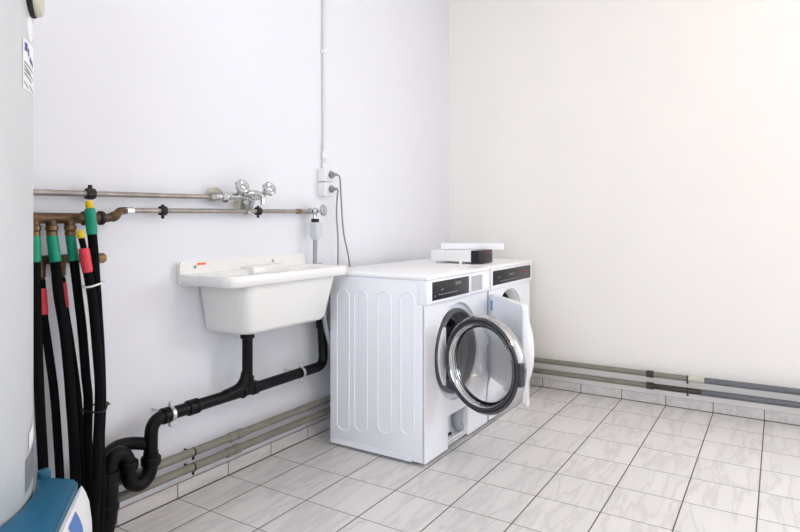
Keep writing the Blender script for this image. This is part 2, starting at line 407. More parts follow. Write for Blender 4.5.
# the open door, built shut round the hinge line and then swung
def swing(bm, hx, hy, ang):
    m = Matrix.Translation((hx, hy, 0)) @ Matrix.Rotation(math.radians(ang), 4, 'Z')
    bmesh.ops.transform(bm, matrix=m, verts=bm.verts[:])
DR = .2145
HX, HY, HA = 2.498, YF-.026, -106
dc = (DR+.004, 0, HC[1]+.004)
bm = B(); lathe(bm, [(.180, -.018), (.183, -.030), (.189, -.033), (.193, -.030), (.194, -.026), (.196, -.031), (.202, -.032), (.207, -.024), (.208, -.012), (.208, .002), (.190, .012), (.178, .010)], dc, ax, 80, closed=True); swing(bm, HX, HY, HA); door = finish(bm, 'door', 'darkring', wm, sharp=60)
bm = B(); lathe(bm, [(.2065, -.022), (.2095, -.023), (.2135, -.016), (.2155, -.004), (.2155, .018), (.2135, .022), (.200, .022), (.198, .014), (.2065, .006)], dc, ax, 80, closed=True); swing(bm, HX, HY, HA); finish(bm, 'rim', 'chrome', door)
bm = B(); lathe(bm, [(.181, -.014), (.1825, -.027), (.180, -.031), (.176, -.028), (.168, -.004), (.168, .012), (.178, .012)], dc, ax, 80, closed=True); swing(bm, HX, HY, HA); finish(bm, 'inner_ring', 'chrome', door)
bm = B(); G = [(.171, .000), (.168, .010), (.154, .045), (.137, .078), (.124, .102), (.111, .112), (.096, .114)]
G2 = [(r-.006, h-.006) for r, h in G]
R_ = lathe(bm, G + [(.0, .111)][:0], dc, ax, 72); a_ = R_[-1]
R2 = lathe(bm, G2, dc, ax, 72); b_ = R2[-1]
bm.faces.new(a_); bm.faces.new(b_[::-1])
for i in range(72):
    j = (i+1) % 72; bm.faces.new((R_[0][i], R_[0][j], R2[0][j], R2[0][i]))
swing(bm, HX, HY, HA); finish(bm, 'glass_bowl', 'glass', door)
bm = B(); box(bm, 2*DR-.016, 2*DR+.007, -.026, .008, HC[1]-.050, HC[1]+.050, .006, 3); swing(bm, HX, HY, HA); finish(bm, 'handle', 'darkring', door)
bm = B(); o = [(HC[0]+.2035*math.cos(math.radians(138+84*i/16)), HC[1]+.2035*math.sin(math.radians(138+84*i/16))) for i in range(17)]; prism(bm, o[::-1], YF+.002, YF-.013, lambda u, v, d: (u, d, v), .003); hg = finish(bm, 'hinge', 'white', wm)
bm = B(); cyl(bm, (HX, HY+.004, HC[1]-.055), (HX, HY+.004, HC[1]+.055), .010, 14); finish(bm, 'hinge_pin', 'satin', hg)

# dryer
dry = empty('tumble_dryer', (3.35, 1.6, 0), 'white tumble dryer in the corner behind the washing machine, solid white door open', 'tumble dryer')
x0, x1 = 3.032, 3.662; DC = (3.327, .492)
cabinet(dry, x0, x1, DC, .212)
bm = B(); box(bm, x0, x1+.002, YF-.014, YF+.042, .722, .832, .005, 3); fa = finish(bm, 'control_fascia', 'enamel2', dry)
bm = B(); box(bm, 3.050, 3.630, YF-.0165, YF-.0115, .745, .824, .0015, 2); dp = finish(bm, 'display_panel', 'black', fa)
bm = B()
for i in range(12): box(bm, 3.15+i*.024, 3.166+i*.024, YF-.0172, YF-.0160, .760, .764)
finish(bm, 'button_marks', 'print', dp); bm = B()
for i in range(3): box(bm, 3.28+i*.025, 3.296+i*.025, YF-.0172, YF-.0160, .786, .796)
finish(bm, 'readout', 'print', dp); bm = B()
box(bm, 3.12, 3.15, YF-.0172, YF-.0160, .782, .787)
finish(bm, 'power_mark', 'print', dp)
text('Miele', .022, 'redprint', tx(3.505, .786), 'brand_lettering', dp)
oc = (DC[0], YF, DC[1])
bm = B(); lathe(bm, [(.2125, .001), (.214, .010), (.206, .014), (.192, .045), (.192, .06), (.205, .06), (.222, .012)], oc, ax, 72, closed=True); finish(bm, 'opening_rim', 'white', dry)
bm = B(); lathe(bm, [(.194, .058), (.25, .08), (.25, .42), (.24, .45), (.03, .455)], oc, ax, 56, cap1=True); finish(bm, 'drum', 'gasket', dry)  # drum takes the dark gasket grey, inner shade put into its colour
DHX, DHY, DA = 3.040, YF-.016, -137
bm = B(); prism(bm, [(u, v) for u, v in rrect(0, .470, .235, .705, .022, 5)], .008, -.020, lambda u, v, d: (u, d, v), .006); swing(bm, DHX, DHY, DA); door = finish(bm, 'door', 'enamel2', dry)
bm = B(); lathe(bm, [(.226, .006), (.226, .014), (.221, .030), (.208, .048), (.180, .058), (.02, .062)], (.240, 0, .475), ax, 64, True, True); swing(bm, DHX, DHY, DA); finish(bm, 'door_plug', 'white', door)
bm = B(); box(bm, .030, .060, -.0212, -.0195, .620, .672); swing(bm, DHX, DHY, DA); finish(bm, 'sticker', 'sticker', door)
bm = B(); box(bm, .444, .472, -.006, .014, .232, .300, .004, 2); swing(bm, DHX, DHY, DA); finish(bm, 'door_foot', 'white', door)
for z in (.30, .62):
    bm = B(); box(bm, 3.033, 3.062, YF-.016, YF+.002, z-.03, z+.03, .003, 1); finish(bm, 'hinge', 'white', dry)

# payment box on the dryer and the slab on it
dv = empty('card_reader', (3.18, 1.56, .853), 'low white box with a black front panel standing on the dryer', 'payment box')
bm = B(); box(bm, 3.087, 3.273, 1.47, 1.73, .868, .930, .004, 2); finish(bm, 'housing', 'white', dv)
bm = B(); box(bm, 3.085, 3.275, 1.420, 1.47, .857, .931, .003, 2); bf = finish(bm, 'front_panel', 'black', dv)
for i in range(4):
    bm = B(); box(bm, 3.10, 3.26, 1.4185, 1.4205, .868+i*.011, .870+i*.011); finish(bm, 'groove', 'blacks', bf)
text('Miele', .018, 'redprint', lambda u, v, d: (3.195+u, 1.4188-d, .912+v), 'brand_lettering', bf)
for x, y in ((3.10, 1.44), (3.26, 1.44), (3.10, 1.54), (3.26, 1.54), (3.10, 1.71), (3.26, 1.71)):
    bm = B(); cyl(bm, (x, y, .8532), (x, y, .870), .011, 12); finish(bm, 'foot', 'white', dv)
bm = B(); mt = Matrix.Translation((3.10, 1.668, 0)) @ Matrix.Rotation(math.radians(-60.8), 4, 'Z')
box(bm, 0, .364, .0, .15, .9315, .968, .005, 2, mtx=mt)
tag(finish(bm, 'flat_carton', 'paper'), 'thin white slab lying on top of the low black-fronted box', 'carton')

# ------------------------------------------------------------------ sink
sk = empty('utility_sink', (1.91, 1.87, .645), 'wide white plastic utility sink hung on the left wall', 'sink')
def RL(x0, x1, y0, y1, r, z, rb=.012):
    pts = []   # square-ish at the wall, rounded in front
    for cx, cy, a0, q in ((x1-rb, y1-rb, 0, rb), (x0+rb, y1-rb, PI/2, rb), (x0+r, y0+r, PI, r), (x1-r, y0+r, 1.5*PI, r)):
        for j in range(9): pts.append((cx + q*math.cos(a0+PI/2*j/8), cy + q*math.sin(a0+PI/2*j/8), z))
    return pts
bm = B()
L = [RL(1.715, 2.150, 1.800, 1.985, .05, .640), RL(1.690, 2.182, 1.776, 2.008, .055, .648), RL(1.680, 2.194, 1.766, 2.012, .055, .664),
     RL(1.652, 2.230, 1.742, 2.014, .055, .835), RL(1.648, 2.234, 1.739, 2.014, .055, .846),
     RL(1.556, 2.284, 1.718, 2.0225, .055, .846), RL(1.550, 2.290, 1.712, 2.0235, .06, .851),
     RL(1.549, 2.291, 1.711, 2.0235, .06, .884), RL(1.553, 2.287, 1.715, 2.0225, .06, .889),
     RL(1.590, 2.258, 1.744, 1.945, .05, .889), RL(1.597, 2.251, 1.751, 1.938, .05, .884),
     RL(1.660, 2.218, 1.752, 1.935, .05, .845), RL(1.700, 2.168, 1.785, 1.93, .05, .668), RL(1.73, 2.11, 1.81, 1.91, .04, .656)]
rings(bm, L); finish(bm, 'basin', 'ceramic', sk, sharp=50)
bm = B()
prism(bm, rrect(1.549, 2.280, .850, .934, .012, 4)[::-1], 2.0238, 1.992, lambda u, v, d: (u, d, v), .006)
bp_ = finish(bm, 'backsplash', 'ceramic', sk)
bm = B(); box(bm, 1.86, 2.08, 1.915, 1.995, .80, .902, .008, 3); finish(bm, 'overflow_box', 'ceramic', sk)
bm = B(); box(bm, 1.626, 1.668, 1.9905, 1.9925, .920, .929); finish(bm, 'sticker', 'orange', bp_)
for x in (1.615, 2.055):
    bm = B(); cyl(bm, (x, 1.993, .914), (x, 1.987, .914), .006, 12); finish(bm, 'screw', 'grey', bp_)
bm = B(); lathe(bm, [(.0, .0), (.03, .0), (.034, .003), (.034, -.003)], (1.83, 1.875, .659), (0, 0, 1), 24); finish(bm, 'drain_strainer', 'chrome', sk)

# ------------------------------------------------------------------ waste pipes
YP = 1.915
dp = empty('drain_pipe', (1.83, YP, .38), 'black plastic waste pipe under the sink with trap at its left end', 'drain pipe')
bm = B()
tube(bm, fillet([(2.352, 1.945, .615), (2.348, 1.928, .378), (1.9, YP, .380), (1.361, YP, .383), (1.359, YP, .25)], .055, 8), .0235, 20)
cyl(bm, (2.351, 1.941, .56), (2.352, 1.945, .62), .029, 20)
main = finish(bm, 'horizontal_run', 'blackpipe', dp)
bm = B(); cyl(bm, (1.825, YP, .6395), (1.825, YP, .60), .030, 20); tube(bm, [(1.825, YP, .63), (1.825, YP, .42)], .0225, 20); cyl(bm, (1.825, YP, .44), (1.825, YP, .385), .0275, 20)
tube(bm, smooth_path([(1.823, YP, .455), (1.809, YP, .420), (1.775, YP, .395), (1.70, YP, .383)]), .0245, 18)
finish(bm, 'tailpiece', 'blackpipe', dp)
for x, l in ((1.862, .03), (1.795, .012), (1.535, .035), (1.56, .012), (1.420, .03)):
    bm = B(); cyl(bm, (x-l/2, YP, .3815), (x+l/2, YP, .3815), .0295, 22); finish(bm, 'collar', 'blackpipe', dp)
bm = B(); tube(bm, smooth_path([(1.359, YP, .27), (1.359, YP, .225), (1.346, YP, .186), (1.314, YP, .169), (1.282, YP, .186), (1.270, YP, .222), (1.268, YP, .262), (1.252, YP, .292), (1.230, YP, .301), (1.208, YP, .288), (1.198, YP, .256), (1.197, YP, .22)]), .0262, 20)
trap = finish(bm, 'trap', 'blackpipe', dp)
for x, z in ((1.359, .222), (1.269, .235)):
    bm = B(); lathe(bm, [(.026, 0), (.033, 0), (.035, .004), (.035, .026), (.033, .030), (.026, .030)], (x, YP, z), (0, 0, 1), 12, closed=True); finish(bm, 'slip_nut', 'blackpipe', trap)
bm = B(); tube(bm, fillet([(1.196, YP, .25), (1.195, YP, .105), (1.172, YP, .0355)], .05, 8), .0325, 22)
cyl(bm, (1.196, YP, .215), (1.196, YP, .255), .0375, 22); cyl(bm, (1.195, YP, .125), (1.195, YP, .145), .036, 22)
finish(bm, 'stack', 'blackpipe', dp)
bm = B(); tube(bm, smooth_path([(1.196, 1.935, .262), (1.215, 1.955, .292), (1.26, 1.965, .308), (1.31, 1.955, .306), (1.352, 1.925, .296)]), .022, 18); finish(bm, 'branch', 'blackpipe', dp)
for x in (1.444, 2.165):
    bm = B(); lathe(bm, [(.0240, -.007), (.0275, -.007), (.0275, .007), (.0240, .007)], (x, YP, .381), (1, 0, 0), 24, closed=True)
    for s in (1, -1): box(bm, x-.008, x+.008, YP-.009, YP+.009, .381+s*.026-.002, .381+s*.046, .002, 1) if s > 0 else box(bm, x-.008, x+.008, YP-.009, YP+.009, .381-.046, .381-.024, .002, 1)
    cyl(bm, (x, YP+.026, .381), (x, YW-.001, .381), .0035, 10)
    finish(bm, 'clamp', 'zinc', dp)
bm = B(); tube(bm, smooth_path([(2.352, 1.945, .6215), (2.355, 1.955, .70), (2.362, 1.985, .82), (2.385, 1.988, .873), (2.42, 1.985, .84), (2.45, 1.96, .70), (2.47, 1.92, .50), (2.47, 1.889, .42)]), .0125, 14)
tag(finish(bm, 'drain_hose', 'hosegrey'), 'grey hose looping behind the washing machine into the black pipe', 'hose')

# ------------------------------------------------------------------ heating pipes along the floor
def bracket(t, p, ax_, wallp):
    bm = B(); lathe(bm, [(.0165, -.003), (.0185, -.003), (.0185, .003), (.0165, .003)], p, ax_, 20, closed=True); cyl(bm, p, wallp, .005, 8)
    q = Vector(p); cyl(bm, q-Vector((0, 0, .019)), q-Vector((0, 0, .030)), .005, 8)
    finish(bm, 'bracket', 'blacks', t)
for z, xc, lab in ((.180, 1.812, 'upper of two taupe heating pipes low on the left wall'), (.120, 1.795, 'lower of two taupe heating pipes low on the left wall')):
    y = YW-.052
    bm = B(); tube(bm, [(.45, y, z+.004), (XW-.08, y, z-.004)], .0165, 18); t = tag(finish(bm, 'heating_pipe', 'pipe'), lab, 'heating pipe')
    for dx in (-.022, .022):
        bm = B(); cyl(bm, (xc+dx-.017, y, z), (xc+dx+.017, y, z), .0205, 20); finish(bm, 'coupling', 'pipe', t)
    bracket(t, (1.59, y, z), (1, 0, 0), (1.59, YW, z))
for z, lab in ((.186, 'upper of two long pipes low on the right wall, taupe then blue-grey'), (.116, 'lower of two long pipes low on the right wall, part dark brown')):
    x = XW-.05; up = z > .15
    bm = B(); tube(bm, [(x, YW-.075, z-.005), (x, .665, z)], .0165, 18); t = tag(finish(bm, 'heating_pipe', 'pipe'), lab, 'heating pipe')
    bm = B(); cyl(bm, (x, .672, z), (x, .63, z), .0205, 18); finish(bm, 'coupling', 'pipedark', t)
    bm = B(); tube(bm, [(x, .635, z), (x, .36 if up else .375, z+.002)], .0165, 18); finish(bm, 'middle_run', 'pipe' if up else 'pipedark', t)
    if up:
        bm = B(); cyl(bm, (x, .445, z+.001), (x, .36, z+.002), .0185, 18); finish(bm, 'sleeve', 'beige', t)
    bm = B(); tube(bm, [(x, .375, z+.002), (x, YB+.02, z+.018)], .0172, 18); finish(bm, 'far_run', 'pipeblue', t)
    bracket(t, (x, .448, z+.001), (0, 1, 0), (XW, .448, z+.001))

# ------------------------------------------------------------------ supply pipes, tap, stop valve
yp = 1.984
bm = B(); tube(bm, [(.55, yp, 1.184), (1.69, yp, 1.198)], .0098, 14); t = tag(finish(bm, 'supply_pipe', 'steelpipe'), 'upper thin steel water pipe running along the left wall to the tap', 'water pipe')
bm = B(); lathe(bm, [(.010, -.014), (.018, -.014), (.020, -.008), (.020, .008), (.018, .014), (.010, .014)], (1.174, yp, 1.1917), (1, 0, 0), 20, closed=True); cyl(bm, (1.174, yp, 1.1917), (1.174, YW, 1.1917), .006, 10)
cyl(bm, (1.174, yp, 1.208), (1.174, yp, 1.222), .007, 10); finish(bm, 'clamp', 'blacks', t)
yl = 1.974
bm = B(); tube(bm, [(1.298, yl, 1.136), (2.285, yl, 1.146)], .0095, 14); t = tag(finish(bm, 'supply_pipe', 'steelpipe'), 'lower thin steel water pipe from the brass manifold to the stop valve', 'water pipe')
for x, mm in ((1.452, 'blacks'), (1.945, 'blacks')):
    z = 1.136 + .010*(x-1.298)/.987
    bm = B(); lathe(bm, [(.0095, -.011), (.018, -.011), (.018, .011), (.0095, .011)], (x, yl, z), (1, 0, 0), 20, closed=True); cyl(bm, (x, yl, z), (x, YW, z), .006, 10); cyl(bm, (x, yl, z-.018), (x, yl, z-.030), .006, 10); cyl(bm, (x, yl, z+.016), (x, yl, z+.024), .006, 10); finish(bm, 'clamp', mm, t)
bm = B(); cyl(bm, (1.29, yl, 1.1362), (1.33, yl, 1.1365), .0125, 6); finish(bm, 'nut', 'satin', t)
bm = B(); cyl(bm, (2.19, yl, 1.145), (2.235, yl, 1.1455), .0125, 6); finish(bm, 'nut', 'brassb', t)

tp = empty('wall_tap', (1.85, 1.95, 1.2), 'chrome wall mixer tap with two round handles above the sink', 'tap')
zt = 1.199
bm = B(); cyl(bm, (1.682, yp, zt), (1.712, yp, zt), .017, 6); finish(bm, 'pipe_nut', 'steelpipe', tp)
for x, z, r_ in ((1.722, 1.209, .030), (1.875, 1.168, .030)):
    bm = B(); cyl(bm, (x, YW, z), (x, 1.985, z), r_, 24); finish(bm, 'escutcheon', 'beige', tp)
bm = B()
tube(bm, fillet([(1.712, yp, zt), (1.745, yp-.01, zt), (1.775, 1.945, 1.204), (1.920, 1.925, 1.206)], .03), .0155, 16)
cyl(bm, (1.738, 1.974, zt), (1.760, 1.962, zt+.001), .023, 6)
tube(bm, fillet([(1.880, yl, 1.143), (1.880, 1.955, 1.165), (1.880, 1.935, 1.203)], .02), .014, 14)
cyl(bm, (1.880, yl, 1.126), (1.880, yl, 1.160), .019, 6); cyl(bm, (1.880, yl, 1.160), (1.868, yl-.01, 1.182), .017, 12)
cyl(bm, (1.80, 1.945, 1.205), (1.797, 1.915, 1.238), .014, 14); cyl(bm, (1.912, 1.925, 1.208), (1.922, 1.895, 1.230), .014, 14)
ball(bm, (1.86, 1.925, 1.206), .023); body = finish(bm, 'body', 'chrome', tp)
bm = B(); tube(bm, smooth_path([(1.815, 1.925, 1.214), (1.838, 1.895, 1.218), (1.858, 1.874, 1.210), (1.866, 1.866, 1.194), (1.866, 1.864, 1.168)]), lambda q: .013-.002*q, 14); finish(bm, 'spout', 'chrome', tp)
for hx, hy, hz in ((1.782, 1.905, 1.240), (1.914, 1.880, 1.236)):
    d = Vector((-.15, -.85, .35)).normalized(); o = Vector((hx, hy, hz))
    bm = B(); lathe(bm, [(.008, -.02), (.018, -.012), (.027, -.004), (.031, .006), (.029, .014), (.021, .018), (.012, .014), (.004, .017)], o, d, 24, True, True)
    a, x_, y_ = frame(d)
    for k in range(6):
        q = x_*math.cos(k*PI/3) + y_*math.sin(k*PI/3); ball(bm, o + q*.027 + a*.004, .0075, 8)
    finish(bm, 'handle', 'chrome', tp)

sv = empty('stop_valve', (2.33, 1.95, 1.14), 'chrome stop valve at the end of the lower pipe with a grey box below', 'valve')
bm = B(); tube(bm, [(2.286, yl, 1.1461), (2.335, yl-.008, 1.147)], .0125, 14); cyl(bm, (2.286, yl, 1.146), (2.304, yl, 1.1465), .018, 6); tube(bm, [(2.325, yl-.008, 1.147), (2.325, yl-.01, 1.105)], .011, 14); ball(bm, (2.325, yl-.008, 1.147), .019); cyl(bm, (2.330, yl, 1.147), (2.330, YW, 1.147), .012, 12); finish(bm, 'body', 'chrome', sv)
bm = B(); lathe(bm, [(.006, -.02), (.012, 0), (.026, .004), (.031, .012), (.027, .024), (.006, .026)], (2.340, 1.94, 1.150), (.35, -.9, .1), 20, True, True); finish(bm, 'handle', 'chrome', sv)
bm = B(); cyl(bm, (2.325, yl-.01, 1.110), (2.325, yl-.01, 1.092), .020, 20); finish(bm, 'union_nut', 'blacks', sv)
hs = tag(None or bpy.data.objects.new('inlet_hose', None), 'grey inlet hose with a pale box hanging from the stop valve', 'hose'); C.objects.link(hs); hs.location = (2.32, 1.96, .4); hs['_o'] = (2.32, 1.96, .4)
bm = B(); box(bm, 2.300, 2.350, 1.934, 1.982, 1.022, 1.092, .005, 3); box(bm, 2.304, 2.334, 1.940, 1.975, 1.004, 1.026, .006, 2); finish(bm, 'safety_box', 'lgrey', hs)
bm = B(); tube(bm, smooth_path([(2.318, 1.957, 1.012), (2.316, 1.957, .90), (2.313, 1.945, .79), (2.313, 1.905, .68), (2.322, 1.894, .577), (2.362, 1.892, .47), (2.411, 1.892, .376), (2.46, 1.895, .31), (2.50, 1.888, .29)]), .0115, 14); finish(bm, 'hose', 'hosegrey', hs)

# ------------------------------------------------------------------ sockets, conduit, cables
t = empty('conduit', (2.452, 2.012, 1.40), 'thin vertical white conduit running up the left wall to the ceiling', 'conduit')
bm = B(); tube(bm, [(2.452, 2.012, 1.375), (2.452, 2.012, ZC-.001)], .0068, 12); finish(bm, 'tube', 'conduit', t)
bm = B(); cyl(bm, (2.452, 2.008, 1.425), (2.452, 2.008, 1.462), .014, 14); finish(bm, 'coupling', 'white', t); bm = B(); cyl(bm, (2.452, 2.010, 1.376), (2.452, 2.010, 1.40), .012, 14); finish(bm, 'coupling', 'white', t)
for z in (1.985, 2.5):
    bm = B(); box(bm, 2.440, 2.464, 1.998, YW, z-.010, z+.010, .003, 2); finish(bm, 'clip', 'white', t)
for z, lab in ((1.337, 'upper of two white wall sockets, a grey plug in it'), (1.263, 'lower of two white wall sockets, a grey plug in it')):
    t = empty('wall_socket', (2.452, YW, z-.036), lab, 'socket', 'stacked wall sockets')
    bm = B(); box(bm, 2.413, 2.487, 1.972, YW, z-.0355, z+.0355, .005, 3); finish(bm, 'housing', 'white', t)
    bm = B(); lathe(bm, [(.018, 0), (.030, 0), (.032, -.004), (.030, -.008), (.022, -.008), (.020, -.003)], (2.452, 1.972, z), (0, 1, 0), 28, closed=True); finish(bm, 'rim', 'white', t)
for z, path, lab in ((1.337, [(2.465, 1.937, 1.338), (2.490, 1.940, 1.330), (2.518, 1.955, 1.292), (2.547, 1.97, 1.183), (2.570, 1.974, 1.039), (2.630, 1.978, .853), (2.64, 1.975, .6)], 'grey power cord from the upper socket, the longer outward curve'),
                     (1.263, [(2.465, 1.937, 1.264), (2.478, 1.940, 1.256), (2.492, 1.955, 1.224), (2.505, 1.97, 1.13), (2.522, 1.974, .998), (2.527, 1.978, .86), (2.527, 1.975, .6)], 'grey power cord from the lower socket, hanging straighter')):
    t = empty('power_cord', (2.46, 1.93, .6), lab, 'power cord', 'cords from the sockets')
    bm = B(); lathe(bm, [(.013, -.002), (.016, -.008), (.016, -.016), (.012, -.026), (.008, -.032)], (2.450, 1.970, z), (0, 1, 0), 20, True, True); cyl(bm, (2.449, 1.942, z), (2.468, 1.937, z+.001), .0070, 12); finish(bm, 'plug', 'cable', t)
    bm = B(); tube(bm, smooth_path(path, 8), .0042, 10); finish(bm, 'cable', 'cable', t)

# ------------------------------------------------------------------ manifolds and hoses
ym = 1.964
bm = B(); tube(bm, [(.62, ym, 1.108), (1.205, ym, 1.108)], .0175, 18)
for x in (.981, 1.034, 1.093): cyl(bm, (x, ym, 1.113), (x, ym, 1.083), .0165, 16)
cyl(bm, (1.135, ym, 1.108), (1.168, ym, 1.108), .024, 20)
mf = tag(finish(bm, 'manifold', 'brass'), 'brass manifold pipe the green-sleeved hoses hang from', 'manifold')
bm = B(); lathe(bm, [(.0175, -.006), (.024, -.006), (.024, .006), (.0175, .006)], (1.200, ym, 1.109), (1, 0, 0), 20, closed=True); cyl(bm, (1.2, ym, 1.109), (1.2, YW, 1.109), .006, 10); finish(bm, 'clamp', 'blacks', mf)
bm = B(); tube(bm, smooth_path([(1.205, ym, 1.108), (1.232, ym, 1.111), (1.250, ym-.004, 1.114), (1.268, ym, 1.132), (1.290, yl, 1.1355), (1.302, yl, 1.136)]), lambda q: .0155-.003*q, 14); cyl(bm, (1.238, ym, 1.111), (1.256, ym-.002, 1.118), .018, 8); finish(bm, 'offset_elbow', 'brass', mf)
yb_ = 1.997
bm = B(); tube(bm, [(.62, yb_, .974), (1.208, yb_, .974)], .0150, 18)
for x in (1.015, 1.078): cyl(bm, (x, yb_-.004, .978), (x, yb_-.010, .945), .0150, 16)
mf = tag(finish(bm, 'manifold', 'brass'), 'lower brass manifold pipe behind the hoses, red sleeves under it', 'manifold')
bm = B(); cyl(bm, (1.190, yb_, .970), (1.210, yb_, .970), .0185, 16); cyl(bm, (1.208, yb_, .970), (1.234, yb_, .970), .0175, 6); finish(bm, 'end_cap', 'brassb', mf)

def cut(path, za, zb):
    out = [p for p in path if zb <= p.z <= za]
    return out
def hose(lab, pts, r, sleeve=None, sl=(0, 0), sr=.017, nut=None, cap=None, neck=None, n=7):
    P = smooth_path(pts, n); N_ = len(P)
    rad = (lambda u: (neck if P[min(N_-1, round(u*(N_-1)))].z > sl[0]-.012 else r)) if neck else r
    bm = B(); tube(bm, P, rad, 14); t = tag(finish(bm, 'insulated_hose', 'blackrub'), lab, 'hose', 'hoses on the manifolds')
    if sleeve:
        q = cut(P, *sl); fine = smooth_path([q[0], q[len(q)//2], q[-1]], 5)
        bm = B(); tube(bm, fine, lambda u: sr*(1 - .12*(1 if u < .04 or u > .96 else 0)), 16); finish(bm, 'sleeve', sleeve, t)
    if nut:
        bm = B()
        for z0, z1, rr in nut: cyl(bm, (pts[0][0], pts[0][1], z0), (pts[0][0], pts[0][1], z1), rr, 16)
        finish(bm, 'fitting', 'brassb', t)
    if cap:
        a = Vector(P[0]); d = (P[0]-P[2]).normalized()
        bm = B(); cyl(bm, a - d*.012, a + d*.006, .0125, 16); cyl(bm, a + d*.004, a + d*.014, .0105, 16); finish(bm, 'end_cap', cap, t)
    return t
N1 = [(1.085, 1.068, .0190), (1.068, 1.050, .0165)]
N2 = [(.948, .918, .0135), (.918, .893, .0110)]
hose('hose nearest the boiler, its green sleeve half hidden', [(.981, 1.960, 1.053), (.978, 1.950, .971), (.977, 1.938, .761), (.981, 1.930, .547), (.988, 1.922, .334), (.994, 1.92, .10), (.994, 1.92, .012)], .0145, 'green', (1.054, .955), .017, N1)
hose('hose with the red sleeve nearest the boiler, on the lower manifold', [(1.014, 1.986, .912), (1.0135, 1.982, .884), (1.0135, 1.970, .802), (1.018, 1.950, .693), (1.0275, 1.936, .566), (1.032, 1.926, .44), (1.036, 1.916, .283), (1.039, 1.914, .10), (1.039, 1.914, .012)], .0125, 'red', (.886, .795), .0145, N2)
hose('hose with a green sleeve, second from the boiler on the upper manifold', [(1.034, 1.960, 1.053), (1.038, 1.946, .968), (1.043, 1.936, .863), (1.049, 1.914, .753), (1.052, 1.898, .644), (1.055, 1.888, .534), (1.060, 1.878, .377), (1.068, 1.876, .12), (1.068, 1.876, .012)], .0155, 'green', (1.054, .966), .0175, N1)
hose('hose with the slim red sleeve between two green-sleeved hoses', [(1.078, 1.986, .912), (1.079, 1.983, .898), (1.083, 1.975, .816), (1.093, 1.962, .711), (1.105, 1.950, .579), (1.111, 1.942, .48), (1.115, 1.936, .317), (1.115, 1.936, .10), (1.115, 1.936, .012)], .0115, 'red', (.902, .810), .0135, N2)
hose('hose with the green sleeve right before the yellow-capped pair', [(1.093, 1.960, 1.053), (1.097, 1.946, .968), (1.103, 1.936, .873), (1.106, 1.914, .744), (1.110, 1.900, .599), (1.112, 1.890, .519), (1.104, 1.880, .394), (1.102, 1.866, .273), (1.101, 1.864, .12), (1.101, 1.864, .012)], .0140, 'green', (1.054, .966), .0158, N1)
hose('loose hose with a yellow cap above its green sleeve', [(1.124, 1.905, 1.152), (1.126, 1.905, 1.140), (1.134, 1.905, 1.056), (1.142, 1.905, .963), (1.153, 1.905, .802), (1.162, 1.905, .651), (1.165, 1.903, .499), (1.154, 1.893, .371), (1.128, 1.842, .235), (1.112, 1.828, .11), (1.112, 1.828, .012)], .0148, 'green', (1.140, 1.052), .0172, cap='yellow', neck=.0105)
hose('loose hose with a yellow cap above its red sleeve', [(1.093, 1.900, 1.056), (1.096, 1.900, 1.040), (1.103, 1.900, 1.011), (1.115, 1.894, .92), (1.121, 1.882, .842), (1.124, 1.866, .713), (1.126, 1.852, .585), (1.120, 1.843, .491), (1.100, 1.820, .373), (1.083, 1.800, .25), (1.070, 1.790, .11), (1.070, 1.790, .012)], .0140, 'red', (1.014, .924), .0165, cap='yellow', neck=.0095)
def tie(path, lab, m, tail):
    bm = B(); tube(bm, path, .0032, 8, closed=True)
    tube(bm, tail, .0025, 8); tag(finish(bm, 'cable_tie', m), lab, 'cable tie')
def ring_path(cx, cy, rx, ry, z, tilt=0, n=28): return [(cx+rx*math.cos(2*PI*k/n), cy+ry*math.sin(2*PI*k/n), z+tilt*math.cos(2*PI*k/n)) for k in range(n)]
def hull_path(cs, z, tilt=0):
    pts = sorted({(round(x+r*math.cos(2*PI*k/24), 5), round(y+r*math.sin(2*PI*k/24), 5)) for x, y, r in cs for k in range(24)})
    def half(ps):
        h = []
        for p in ps:
            while len(h) > 1 and (h[-1][0]-h[-2][0])*(p[1]-h[-2][1]) - (h[-1][1]-h[-2][1])*(p[0]-h[-2][0]) <= 0: h.pop()
            h.append(p)
        return h[:-1]
    return [(x, y, z + tilt*(x-cs[0][0])) for x, y in half(pts) + half(pts[::-1])]
tie(hull_path([(1.147, 1.905, .0195), (1.1165, 1.892, .0185)], .893, .15), 'white cable tie round the two yellow-capped hoses', 'white', [(1.158, 1.888, .897), (1.166, 1.882, .899)])
tie(hull_path([(1.165, 1.9025, .0195), (1.1115, 1.889, .0185), (1.1200, 1.843, .0185)], .492), 'black cable tie round the bundled hoses halfway down', 'blacks', [(1.172, 1.882, .492), (1.180, 1.877, .493)])

